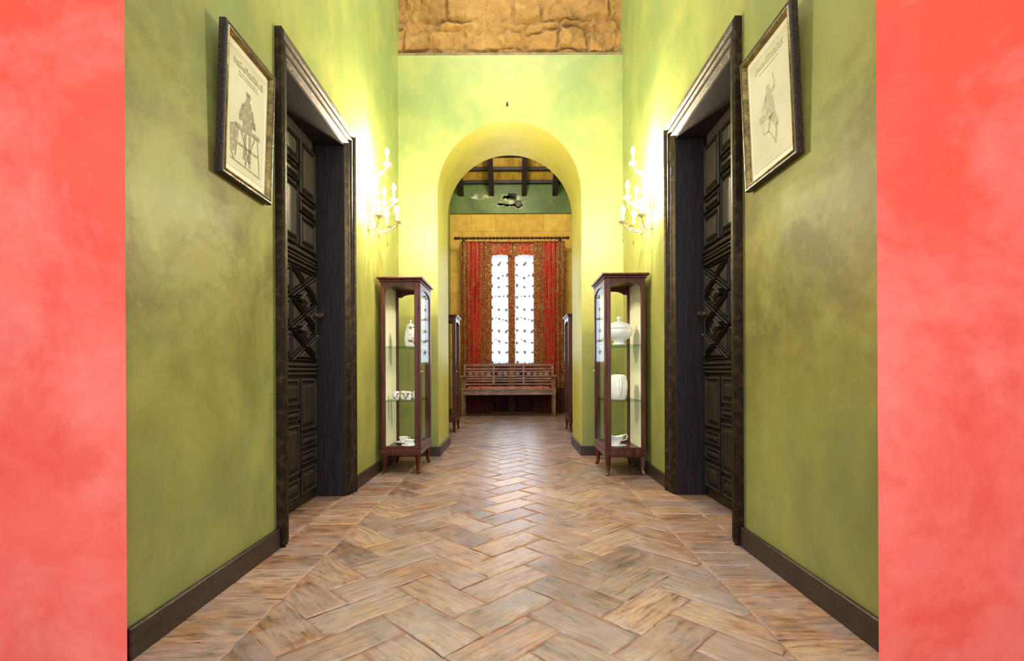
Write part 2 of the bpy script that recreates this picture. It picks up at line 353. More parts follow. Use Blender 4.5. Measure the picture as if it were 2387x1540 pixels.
def fabric_mat(name, mode):
    m = bpy.data.materials.new(name); m.use_nodes = True; nt = m.node_tree; L = nt.links.new
    b = nt.nodes['Principled BSDF']; out = nt.nodes['Material Output']
    uv = nd(nt, 'ShaderNodeUVMap', uv_map='UVMap'); sx = nd(nt, 'ShaderNodeSeparateXYZ'); L(uv.outputs[0], sx.inputs[0])
    tc = nd(nt, 'ShaderNodeTexCoord')
    no = nd(nt, 'ShaderNodeTexNoise', Scale=9.0, Detail=3.0, Distortion=2.6); L(tc.outputs['Object'], no.inputs['Vector'])
    pat = ramp(nt, [(.28, lin((62,34,20))), (.40, lin((160,122,54))), (.46, lin((184,42,30))), (.53, lin((82,48,26))), (.60, lin((204,164,84))), (.68, lin((88,46,26))), (.78, lin((176,46,34)))])
    L(no.outputs['Fac'], pat.inputs[0])
    red = ramp(nt, [(.3, lin((128,20,18))), (.5, lin((192,38,32))), (.7, lin((224,92,66)))])
    mp4 = nd(nt, 'ShaderNodeMapping'); mp4.inputs['Scale'].default_value = (14, .25, 1); L(uv.outputs[0], mp4.inputs['Vector'])
    nr = nd(nt, 'ShaderNodeTexNoise', Scale=4.0); L(mp4.outputs[0], nr.inputs['Vector']); L(nr.outputs['Fac'], red.inputs[0])
    n7 = nd(nt, 'ShaderNodeTexNoise', Scale=12.0, Detail=2.0, Distortion=1.8); L(tc.outputs['Object'], n7.inputs['Vector'])
    spr = ramp(nt, [(.54, g(0)), (.57, g(.7))]); L(n7.outputs['Fac'], spr.inputs[0])
    rd_ = nd(nt, 'ShaderNodeMixRGB'); L(spr.outputs[0], rd_.inputs[0]); L(red.outputs[0], rd_.inputs[1]); rd_.inputs[2].default_value = lin((174,116,56))
    b.inputs['Roughness'].default_value = .6
    mx = nd(nt, 'ShaderNodeMixRGB')
    if mode == 'panel':
        wob = mathn(nt, 'MULTIPLY_ADD', n7.outputs['Fac'], .3, mathn(nt, 'SUBTRACT', sx.outputs[0], .15))
        w = mathn(nt, 'COMPARE', wob, .45, .20)
        L(mathn(nt, 'SUBTRACT', 1, w), mx.inputs[0])
    elif mode == 'valance':
        L(mathn(nt, 'GREATER_THAN', no.outputs['Fac'], .53), mx.inputs[0])
    else:
        mx.inputs[0].default_value = 1
    L(rd_.outputs[0], mx.inputs[1]); L(pat.outputs[0], mx.inputs[2])
    col = mx.outputs[0]
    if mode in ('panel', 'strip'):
        foot_shade = nd(nt, 'ShaderNodeMixRGB'); L(mathn(nt, 'MULTIPLY', mathn(nt, 'LESS_THAN', sx.outputs[1], .52), .85), foot_shade.inputs[0]); L(col, foot_shade.inputs[1]); foot_shade.inputs[2].default_value = lin((66,28,30)); col = foot_shade.outputs[0]  # shadow under the bench, painted dark maroon into the lower fabric
    L(col, b.inputs['Base Color'])
    if mode in ('panel', 'valance', 'strip'):
        tr = nt.nodes.new('ShaderNodeBsdfTranslucent'); L(col, tr.inputs[0])
        ms = nt.nodes.new('ShaderNodeMixShader'); ms.inputs[0].default_value = {'panel': .20, 'valance': .03, 'strip': .07}[mode]
        L(b.outputs[0], ms.inputs[1]); L(tr.outputs[0], ms.inputs[2]); L(ms.outputs[0], out.inputs[0])
    if mode == 'sheer':
        wn = nd(nt, 'ShaderNodeTexNoise', Scale=2.0, Detail=1.0); L(uv.outputs[0], wn.inputs['Vector'])
        ux = mathn(nt, 'MULTIPLY_ADD', mathn(nt, 'SUBTRACT', wn.outputs['Fac'], .5), .2, sx.outputs[0])
        uy = mathn(nt, 'MULTIPLY_ADD', mathn(nt, 'SUBTRACT', wn.outputs['Fac'], .5), .3, sx.outputs[1])
        def dots(mu, mv, pu, pv, rad, soft):
            a = mathn(nt, 'DIVIDE', mathn(nt, 'SUBTRACT', mathn(nt, 'FRACT', mathn(nt, 'MULTIPLY_ADD', ux, mu, pu)), .5), mu*2.1)
            c = mathn(nt, 'DIVIDE', mathn(nt, 'SUBTRACT', mathn(nt, 'FRACT', mathn(nt, 'MULTIPLY_ADD', uy, mv, pv)), .5), mv)
            d = mathn(nt, 'SQRT', mathn(nt, 'ADD', mathn(nt, 'MULTIPLY', a, a), mathn(nt, 'MULTIPLY', c, c)))
            return mathn(nt, 'MULTIPLY', mathn(nt, 'SUBTRACT', rad, d), soft, clamp=True)
        d1 = dots(3, 4.4, 0, 0, .040, 60)
        d2 = dots(3, 2.2, .5, .25, .026, 60)
        dt = mathn(nt, 'MAXIMUM', d1, d2)
        edge = mathn(nt, 'GREATER_THAN', mathn(nt, 'ADD', mathn(nt, 'ABSOLUTE', mathn(nt, 'SUBTRACT', sx.outputs[0], .5)), mathn(nt, 'MULTIPLY', no.outputs['Fac'], .28)), .54)
        dt = mathn(nt, 'MAXIMUM', dt, mathn(nt, 'MULTIPLY', edge, .8))
        white = nd(nt, 'ShaderNodeMixRGB'); L(dt, white.inputs[0]); white.inputs[1].default_value = lin((220,230,248)); white.inputs[2].default_value = lin((92,84,66))
        low = mathn(nt, 'LESS_THAN', sx.outputs[1], 1.02)  # lace goes maroon and opaque in its lower part
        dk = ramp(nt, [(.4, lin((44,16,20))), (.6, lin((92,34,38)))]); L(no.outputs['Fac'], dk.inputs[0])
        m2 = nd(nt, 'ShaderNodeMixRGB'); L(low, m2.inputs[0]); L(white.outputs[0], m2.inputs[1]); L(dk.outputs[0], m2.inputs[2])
        L(m2.outputs[0], b.inputs['Base Color'])
        tl = nt.nodes.new('ShaderNodeBsdfTranslucent'); L(m2.outputs[0], tl.inputs[0])
        tp = nt.nodes.new('ShaderNodeBsdfTransparent')
        a1 = nt.nodes.new('ShaderNodeMixShader'); a1.inputs[0].default_value = .4; L(b.outputs[0], a1.inputs[1]); L(tl.outputs[0], a1.inputs[2])
        op = mathn(nt, 'MULTIPLY_ADD', mathn(nt, 'MAXIMUM', low, dt), .42, .56)
        a2 = nt.nodes.new('ShaderNodeMixShader'); L(op, a2.inputs[0]); L(tp.outputs[0], a2.inputs[1]); L(a1.outputs[0], a2.inputs[2])
        L(a2.outputs[0], out.inputs[0])
    return m
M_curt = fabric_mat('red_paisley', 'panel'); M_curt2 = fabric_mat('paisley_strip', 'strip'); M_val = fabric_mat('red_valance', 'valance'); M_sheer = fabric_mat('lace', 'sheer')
M_cush = nmat('red_cushion', [(.35, lin((110,34,30))), (.5, lin((164,60,50))), (.62, lin((160,120,76)))], 30, .7, .2)

# ------------------------------------------------------------------ dimensions
XL, XR = -1.164, 1.13
FL, FR = -1.30, 1.27
YA, YB = 5.04, 5.84
YE = 10.3
ZC = 5.6
DY0, DY1 = 2.53, 3.43
DZL, DZR = 2.44, 2.48
YR_ = 1.44

m = MB(); T = .42
m.box(XL-T, XL, YR_+.03, DY0, 0, ZC); m.box(XL-T, XL, DY1, YA+.4, 0, ZC); m.box(XL-T, XL, DY0, DY1, DZL, ZC)
m.box(FL-T, FL, YA+.4, YE+.4, 0, ZC)
m.box(XL-T, XL-T+.05, DY0, DY1, 0, DZL)
struct(m.build('wall_left', M_green), 'mottled green plaster wall left of the hall')
m = MB()
m.box(XR, XR+T, YR_+.03, DY0, 0, ZC); m.box(XR, XR+T, DY1, YA+.4, 0, ZC); m.box(XR, XR+T, DY0, DY1, DZR, ZC)
m.box(FR, FR+T, YA+.4, YE+.4, 0, ZC)
m.box(XR+T-.05, XR+T, DY0, DY1, 0, DZR)
struct(m.build('wall_right', M_green), 'mottled green plaster wall right of the hall')
m = MB(); m.prism([(-3.4, YR_), (-1.130, YR_), (-1.164, YR_+.03), (-3.4, YR_+.03)], 'z', 0, ZC); struct(m.build('wall_front_left', M_red), 'coral red plaster wall left of the opening')
m = MB(); m.prism([(3.4, YR_), (1.064, YR_), (1.13, YR_+.03), (3.4, YR_+.03)], 'z', 0, ZC); struct(m.build('wall_front_right', M_red), 'coral red plaster wall right of the opening')

# arch wall
AX, AR, AZ = -.03, .734, 2.68
ZT = 4.09
m = MB()
N = 40
arc = [(AX-AR, 0)] + [(AX-AR*math.cos(PI*k/N), AZ+AR*math.sin(PI*k/N)) for k in range(N+1)] + [(AX+AR, 0)]
vs = []; fs = []; sf = []
n = len(arc)
outer = [(FL, 0), (FL, AZ)]
for k in range(1, N): outer.append((FL+(FR-FL)*k/N, ZT))
outer += [(FR, AZ), (FR, 0)]
for y in (YA, YB):
    for p in arc: vs.append((p[0], y, p[1]))
    for p in outer: vs.append((p[0], y, p[1]))
S = 2*n
for i in range(n-1):
    fs.append((i, i+1, n+i+1, n+i)); fs.append((S+i, S+n+i, S+n+i+1, S+i+1))
    sf.append((i, i+1, n+i+1, n+i))
m.add(vs, fs)
for xx in (FL, FR):
    k = 1 if xx == FL else N-1
    e = (FL+(FR-FL)*k/N, ZT)
    for y in (YA, YB):
        m.add([(xx, y, AZ), (e[0], y, ZT), (xx, y, ZT)], [(0, 1, 2)])
m.add([(FL, YA, ZT), (FR, YA, ZT), (FR, YB, ZT), (FL, YB, ZT)], [(0, 1, 2, 3)])
struct(m.build('wall_arch', M_green, smooth=40), 'green plaster partition wall with a round arch')
m = MB(); m.add([(p[0], YA, p[1]) for p in arc]+[(p[0], YB, p[1]) for p in arc], sf)
struct(m.build('wall_arch_soffit', M_soffit, smooth=40), 'inner face of the arch, green plaster with yellow lamp glow painted in')

# rubble stone above
m = MB()
nx, nz = 280, 180
rows = [4.10, 4.16, 4.38, 4.47, 4.80, 5.2, 5.62]
rb = []
for i in range(len(rows)-1):
    x = XL-.2-R.random()*.2; bl = [x]
    while x < XR+.3:
        x += R.uniform(.2, .5) if i in (0, 2) else R.uniform(.24, .42); bl.append(x)
    rb.append((bl, [R.uniform(.86, 1.1) for b in bl], [R.uniform(.6, 1.2) for _ in bl]))
vs = []; cols = []
for j in range(nz+1):
    for i in range(nx+1):
        x = XL + (XR-XL)*i/nx; z = 4.09 + (ZC-4.09)*j/nz
        wx = x + .07*noise.noise(Vector((x*4, 0, z*4))) + .04*noise.noise(Vector((x*12, 5, z*12))); wz = z + .08*noise.noise(Vector((x*2.6+9, 3, z*3))) + .04*noise.noise(Vector((x*10, 8, z*10)))
        r = 0
        while r < len(rows)-2 and wz > rows[r+1]: r += 1
        bl, cc, hh = rb[r]
        k = 0
        while k < len(bl)-2 and wx > bl[k+1]: k += 1
        d = min(wz-rows[r] if r else 1, rows[r+1]-wz, wx-bl[k], bl[k+1]-wx)
        t = max(0, min(1, d/.04)); t = t*t*(3-2*t)
        fill = max(0, min(1, .4+2.2*noise.noise(Vector((x*2.2+4, 2, z*2.4)))))
        h = t*.045*hh[k]*(1-.7*fill) + .035*noise.noise(Vector((x*5, 1, z*5))) + .018*noise.noise(Vector((x*16, 1, z*16))) + .008*noise.noise(Vector((x*40, 1, z*40)))
        vs.append((x, 5.11-h, z)); c = 1+(cc[k]-1)*(1-fill); c *= (.80+.20*t*(1-fill)+.20*fill); cols.append((c, c*.98, c*.94, 1))
fs = [(j*(nx+1)+i, j*(nx+1)+i+1, (j+1)*(nx+1)+i+1, (j+1)*(nx+1)+i) for j in range(nz) for i in range(nx)]
m.add(vs, fs); o = m.build('wall_stone', M_stone, smooth=80, recalc=False)
ca = o.data.color_attributes.new('Col', 'FLOAT_COLOR', 'POINT')
for i, c in enumerate(cols): ca.data[i].color = c
struct(o, 'ochre rubble stone wall above the arch wall')
m = MB(); m.box(XL, XR, YA+.005, YA+.2, ZT, ZT+.03); struct(m.build('trim_1', M_ledge, bevel=.008), 'narrow grey ledge under the rubble stone')

# back wall with window opening
WX0, WX1, WZ0, WZ1 = -.50, .49, 1.0, 3.3
GZ = 4.147
m = MB()
m.box(FL, WX0, YE, YE+.35, 0, GZ); m.box(WX1, FR, YE, YE+.35, 0, GZ); m.box(WX0, WX1, YE, YE+.35, 0, WZ0); m.box(WX0, WX1, YE, YE+.35, WZ1, GZ)
struct(m.build('wall_back', M_ashlar), 'ochre dressed stone wall around the far window')
m = MB(); m.box(FL, FR, YE-.03, YE+.35, GZ, ZC)
wb = struct(m.build('wall_back_upper', M_green_far), 'green plaster band above the far stone wall')
for (cx, cz, rx, rz) in ((-.03, 4.40, .30, .10), (.1, 4.31, .14, .07), (-.2, 4.31, .16, .04), (-.66, 4.49, .22, .06), (-.12, 4.5, .12, .05)):
    k = 90; pts = []
    for i in range(k):
        a = 2*PI*i/k; rr = 1 + .55*noise.noise(Vector((math.cos(a)*1.8+cx*7, math.sin(a)*1.8, cz*3))) + .3*noise.noise(Vector((math.cos(a)*6+cx*7, math.sin(a)*6, cz*3)))
        pts.append((cx+rx*rr*math.cos(a), cz+rz*rr*math.sin(a)))
    q = MB(); q.prism(pts, 'y', YE-.034, YE-.028); q.build('plaster_patch', M_patch, wb)

# window
win = empty('window_1', (0, YE+.12, 0)); struct(win, 'tall bright window behind the lace')
q = MB()
q.box(WX0, WX0+.06, 0, .06, WZ0, WZ1); q.box(WX1-.06, WX1, 0, .06, WZ0, WZ1); q.box(WX0, WX1, 0, .06, WZ0, WZ0+.06); q.box(WX0, WX1, 0, .06, WZ1-.06, WZ1); q.box(-.035, .03, 0, .06, WZ0, WZ1)
q.build('window_frame', M_winframe, win, bevel=.006)
for z in (1.5, 1.95, 2.4, 2.85):
    q = MB(); q.box(WX0+.05, WX1-.05, .015, .045, z-.012, z+.012); q.build('muntin', M_winframe, win)

# ceilings
m = MB(); m.box(XL-.4, XR+.4, YR_, 8.72, ZC, ZC+.1); struct(m.build('ceiling', M_ceil))
sl = .57
m = MB(); zc0 = 4.78
m.add([(FL, YE+.1, zc0-sl*.1), (FR, YE+.1, zc0-sl*.1), (FR, YE-1.6, zc0+sl*1.6), (FL, YE-1.6, zc0+sl*1.6)], [(0, 1, 2, 3)])
m.add([(FL, YE+.1, zc0-sl*.1+.05), (FR, YE+.1, zc0-sl*.1+.05), (FR, YE-1.6, zc0+sl*1.6+.05), (FL, YE-1.6, zc0+sl*1.6+.05)], [(0, 1, 2, 3)])
struct(m.build('ceiling_boards', M_board), 'yellow boarded ceiling sloping above the far wall')
tn = 2
for x in (-1.06, -.43, .246, .88):
    q = MB(); q.prism([(YE-.03, zc0-.28), (YE-.03, zc0-.06), (YE-1.6, zc0-.06+sl*1.57), (YE-1.6, zc0-.20+sl*1.57), (YE-.16, zc0-.21)], 'x', x-.05, x+.05)
    struct(q.build('trim_%d' % tn, M_beam, bevel=.006), 'dark rafter under the far yellow ceiling'); tn += 1
for d in (.06, .34, .62, .90):
    z = zc0+sl*d
    q = MB(); q.prism([(YE-d-.04, z-.065), (YE-d+.04, z-.065), (YE-d+.04, z+.0), (YE-d-.04, z+.0)], 'x', FL, FR)
    struct(q.build('trim_%d' % tn, M_beam, bevel=.004), 'dark cross batten under the far yellow ceiling'); tn += 1

# baseboards
BH = .095; BT = .022
def bb(name, boxes):
    q = MB()
    for b in boxes: q.box(*b)
    struct(q.build(name, M_base, bevel=.004))
bb('baseboard_left', [(XL, XL+BT, YR_+.03, 2.415, 0, BH), (XL, XL+BT, 3.565, YA, 0, BH), (FL, FL+BT, YB, YE, 0, BH)])
bb('baseboard_right', [(XR-BT, XR, YR_+.03, 2.415, 0, BH), (XR-BT, XR, 3.565, YA, 0, BH), (FR-BT, FR, YB, YE, 0, BH)])
bb('baseboard_arch', [(XL+BT, AX-AR+BT, YA-BT, YA, 0, BH), (AX+AR-BT, XR-BT, YA-BT, YA, 0, BH), (AX-AR, AX-AR+BT, YA, YB, 0, BH), (AX+AR-BT, AX+AR, YA, YB, 0, BH)])

# ------------------------------------------------------------------ floor
def clip(poly, ax, val, less):
    out = []
    for i in range(len(poly)):
        a, b = poly[i], poly[(i+1) % len(poly)]
        ia = (a[ax] <= val) if less else (a[ax] >= val); ib = (b[ax] <= val) if less else (b[ax] >= val)
        if ia: out.append(a)
        if ia != ib:
            t = (val-a[ax])/(b[ax]-a[ax]); out.append((a[0]+(b[0]-a[0])*t, a[1]+(b[1]-a[1])*t))
    o2 = []
    for p in out:
        if not o2 or math.hypot(p[0]-o2[-1][0], p[1]-o2[-1][1]) > .004: o2.append(p)
    if len(o2) > 1 and math.hypot(o2[0][0]-o2[-1][0], o2[0][1]-o2[-1][1]) < .004: o2.pop()
    return o2
V = []; F = []; CC = []; UV = []
def tile(poly, ang):
    n = len(poly)
    if n < 3: return
    sa_ = sum(poly[i][0]*poly[(i+1) % n][1]-poly[(i+1) % n][0]*poly[i][1] for i in range(n))
    if abs(sa_)/2 < .0012: return
    if sa_ < 0: poly = poly[::-1]
    cx = sum(p[0] for p in poly)/n; cy = sum(p[1] for p in poly)/n
    tx, ty = R.uniform(-.005, .005), R.uniform(-.005, .005); h0 = R.uniform(-.0008, .0008)
    rc = R.random(); ou, ov = R.uniform(0, 50), R.uniform(0, 50)
    ang2 = R.uniform(-.022, .022)
    ca, sa = math.cos(ang), math.sin(ang)
    um = max(abs((p[0]-cx)*ca+(p[1]-cy)*sa) for p in poly); vm = max(abs(-(p[0]-cx)*sa+(p[1]-cy)*ca) for p in poly)
    pts = []
    for i in range(n):
        a, b = poly[i], poly[(i+1) % n]; l = math.hypot(b[0]-a[0], b[1]-a[1]); k = max(1, int(l/.03))
        for j in range(k):
            t = j/k; pts.append((a[0]+(b[0]-a[0])*t, a[1]+(b[1]-a[1])*t))
    rings = []
    for (ins, z, gr) in ((.001, -.0028, 1), (.004, -.0012, .8), (.009, -.0002, .35), (.020, .0001, .0)):
        ring = []
        for (x, y) in pts:
            u = (x-cx)*ca+(y-cy)*sa; v = -(x-cx)*sa+(y-cy)*ca
            u *= max(.2, 1-ins/um); v *= max(.2, 1-ins/vm)
            if ins > .002:
                u += .014*noise.noise(Vector((x*15, y*15, rc*9))) ; v += .014*noise.noise(Vector((x*15+40, y*15, rc*9)))
                u, v = u-v*ang2, v+u*ang2
            X = cx+u*ca-v*sa; Y = cy+u*sa+v*ca
            ring.append(len(V)); V.append((X, Y, z+h0+(X-cx)*tx+(Y-cy)*ty)); UV.append((u+ou, v+ov)); CC.append((rc, gr, 0, 1))
        rings.append(ring)
    m_ = len(pts)
    for a, b in zip(rings, rings[1:]):
        for i in range(m_): F.append((a[i], a[(i+1) % m_], b[(i+1) % m_], b[i]))
    ci = len(V); V.append((cx, cy, .0001+h0)); UV.append((ou, ov)); CC.append((rc, 0, 0, 1))
    for i in range(m_): F.append((rings[-1][i], rings[-1][(i+1) % m_], ci))
TL, TW = .362, .162; BX = .86
q45 = math.sqrt(.5)
def rot(p): return ((p[0]-p[1])*q45, (p[0]+p[1])*q45)
for a in range(-12, 120):
    for b in range(-8, 9):
        ox = a*TW + b*TL; oy = a*TW - b*TL
        for (rect, ang) in (((ox, oy, TL, TW), PI/4), ((ox, oy+TW, TW, TL), 3*PI/4)):
            x, y, w_, h_ = rect
            P = [rot(p) for p in ((x, y), (x+w_, y), (x+w_, y+h_), (x, y+h_))]
            P = [(p[0]-.1, p[1]) for p in P]
            if max(p[1] for p in P) < .8 or min(p[1] for p in P) > YE: continue
            if max(p[0] for p in P) < -BX or min(p[0] for p in P) > BX: continue
            for c in ((0, -BX-.02, False), (0, BX-.02, True), (1, .8, False), (1, YE, True)):
                P = clip(P, *c)
                if len(P) < 3: break
            tile(P, ang)
y = .8
while y < YE:
    d = R.uniform(.145, .17)
    for s_, (x0, x1) in enumerate(((XL if y < YA else FL, -BX-.02), (BX-.02, XR if y < YA else FR))):
        tile([(x0, y), (x1, y), (x1, y+d), (x0, y+d)], 0)
        if DY0-.1 < y+d*.5 < DY1+.1:
            xx = (XL-.25, XL) if s_ == 0 else (XR, XR+.25)
            tile([(xx[0], y), (xx[1], y), (xx[1], y+d), (xx[0], y+d)], 0)
    y += d
def bed(x0, x1, y0, y1, z=-.0034):
    b = len(V)
    for p in ((x0, y0), (x1, y0), (x1, y1), (x0, y1)): V.append((p[0], p[1], z)); UV.append(p); CC.append((.5, 1, 0, 1))
    F.append((b, b+1, b+2, b+3))
bed(-3.4, 3.4, -2.5, YE+.3)
me = bpy.data.meshes.new('floor'); me.from_pydata(V, [], F)
ca = me.color_attributes.new('Col', 'FLOAT_COLOR', 'POINT')
for i, c in enumerate(CC): ca.data[i].color = c
ul = me.uv_layers.new(name='UVMap')
for l in me.loops: ul.data[l.index].uv = UV[l.vertex_index]
for p in me.polygons: p.use_smooth = True
me.set_sharp_from_angle(angle=math.radians(60))
me.materials.append(M_tile)
fo = bpy.data.objects.new('floor', me); COL.objects.link(fo); struct(fo, 'herringbone terracotta tile floor')

# ------------------------------------------------------------------ doors
def door(name, sx, xw, H, label):
    root = empty(name, (xw, 0, 0)); struct(root, label)
    y0, y1, top = 2.42, 3.56, H
    iy0, iy1, it = DY0, DY1, H-.12
    prof = [(0, -.01), (0, .034), (.012, .042), (.024, .034), (.03, .022), (.05, .030), (.058, .030), (.064, .018), (.07, .014), (.09, .02), (.098, .012), (.112, .0), (.112, -.02)]
    vs = []; fs = []
    for (d, e) in prof:
        dn = d*.11/.112; df = d*.13/.112; dt = d*.12/.112
        for p in ((y0+dn, 0), (y0+dn, top-dt), (y1-df, top-dt), (y1-df, 0)): vs.append((e, p[0], p[1]))
    for j in range(len(prof)-1):
        for i in range(3): fs.append((j*4+i, j*4+i+1, (j+1)*4+i+1, (j+1)*4+i))
    q = MB(sx); q.add(vs, fs); q.build('architrave', M_arch, root)
    q = MB(sx); DX = -.20
    q.box(DX-.06, 0, iy0-.01, iy0+.015, .003, it); q.box(DX-.06, 0, iy1-.015, iy1+.01, .003, it); q.box(DX-.06, 0, iy0, iy1, it-.015, it+.01)
    q.build('jamb_lining', M_jamb, root)
    q = MB(sx); q.box(DX-.05, DX, iy0+.015, iy1-.015, .012, it-.015)
    leaf = q.build('door_leaf', M_wood, root)
    P0 = [(0, -.002), (0, .020), (.008, .026), (.015, .016), (.018, .005), (.028, .005), (.036, .016), (.044, .026), (.05, .028)]
    def pan(poly, sc=1.0, hh=1.0, nm='panel'):
        q = MB(sx); q.ringpanel(poly, [(d*sc, e*hh) for d, e in P0], x=DX); q.build(nm, M_wood, leaf)
    def rc(a, b, c, d):
        mm = min(b-a, d-c); pan([(a, c), (b, c), (b, d), (a, d)], min(1, mm/.115))
    u0, u1 = iy0+.05, iy1-.05
    cw = (u1-u0)/3
    zt = it-.10
    for ci in range(3):
        a = u0+ci*cw+.012; b = u0+(ci+1)*cw-.012
        z = zt
        hs = (.17, .085, .37) if ci % 2 else (.34, .085, .20)
        for h in hs:
            rc(a, b, z-h, z); z -= h+.028
    zr = zt-.71
    for k in range(4):
        q = MB(sx); q.ringpanel([(u0-.02, zr-.018-k*.026), (u1+.02, zr-.018-k*.026), (u1+.02, zr-k*.026), (u0-.02, zr-k*.026)], [(0, 0), (0, .02-.003*(k % 2)), (.006, .028-.006*(k % 2))], x=DX); q.build('rail_moulding', M_wood, leaf)
    za, zb = .93, zr-.11
    hw = (u1-u0)/2; hv = (zb-za)/3
    for s in range(2):
        a = u0+s*hw+.005; b = a+hw-.010; cx = (a+b)/2
        for t_ in range(3):
            c = za+t_*hv+.004; d = c+hv-.008
            cz = (c+d)/2; gp = .010
            pan([(a+gp*1.6, d), (cx, cz+gp), (b-gp*1.6, d)], .5)
            pan([(a+gp*1.6, c), (b-gp*1.6, c), (cx, cz-gp)], .5)
            pan([(a, c+gp), (cx-gp*1.6, cz), (a, d-gp)], .5)
            pan([(b, c+gp), (b, d-gp), (cx+gp*1.6, cz)], .5)
    for s in range(2):
        cx = u0+(s+.5)*hw
        for zc_ in (za+hv, za+2*hv):
            q = MB(sx); q.ringpanel([(cx-.085, zc_), (cx, zc_-.055), (cx+.085, zc_), (cx, zc_+.055)], [(0, 0), (0, .034), (.008, .042), (.014, .030), (.02, .030), (.028, .042)], x=DX); q.build('lozenge', M_wood, leaf)
    for k in range(3):
        q = MB(sx); q.ringpanel([(u0-.02, .84+k*.028), (u1+.02, .84+k*.028), (u1+.02, .86+k*.028), (u0-.02, .86+k*.028)], [(0, 0), (0, .02), (.006, .028)], x=DX); q.build('rail_moulding', M_wood, leaf)
    for ci in range(3):
        a = u0+ci*cw+.012; b = u0+(ci+1)*cw-.012
        z = .815
        hs = (.16, .07, .31, .12) if ci % 2 else (.33, .085, .08, .165)
        for h in hs:
            rc(a, b, z-h, z); z -= h+.026
    hy, hz = iy1-.06, 1.245
    q = MB(sx); q.ringpanel([(hy-.018, hz-.20), (hy+.018, hz-.20), (hy+.018, hz+.05), (hy-.018, hz+.05)], [(0, 0), (0, .022), (.005, .026)], x=DX)
    q.build('handle_plate', M_black, root)
    q = MB(sx); q.tube([(DX+.02, hy, hz), (DX+.05, hy, hz), (DX+.062, hy-.006, hz), (DX+.066, hy-.028, hz+.003), (DX+.063, hy-.05, hz-.003)], [.015, .009, .013, .012, .017], 12)
    q.build('door_handle', M_brass, root, smooth=50)
    q = MB(sx); q.tube([(DX+.02, hy, hz-.14), (DX+.034, hy, hz-.14)], .005, 8); q.box(DX+.032, DX+.036, hy-.002, hy+.002, hz-.165, hz-.132); q.build('key', M_brass, root)
    return root
door('door_1', 1, XL, 2.56, 'dark carved panelled door left of the hall')
door('door_2', -1, XR, 2.60, 'dark carved panelled door right of the hall')

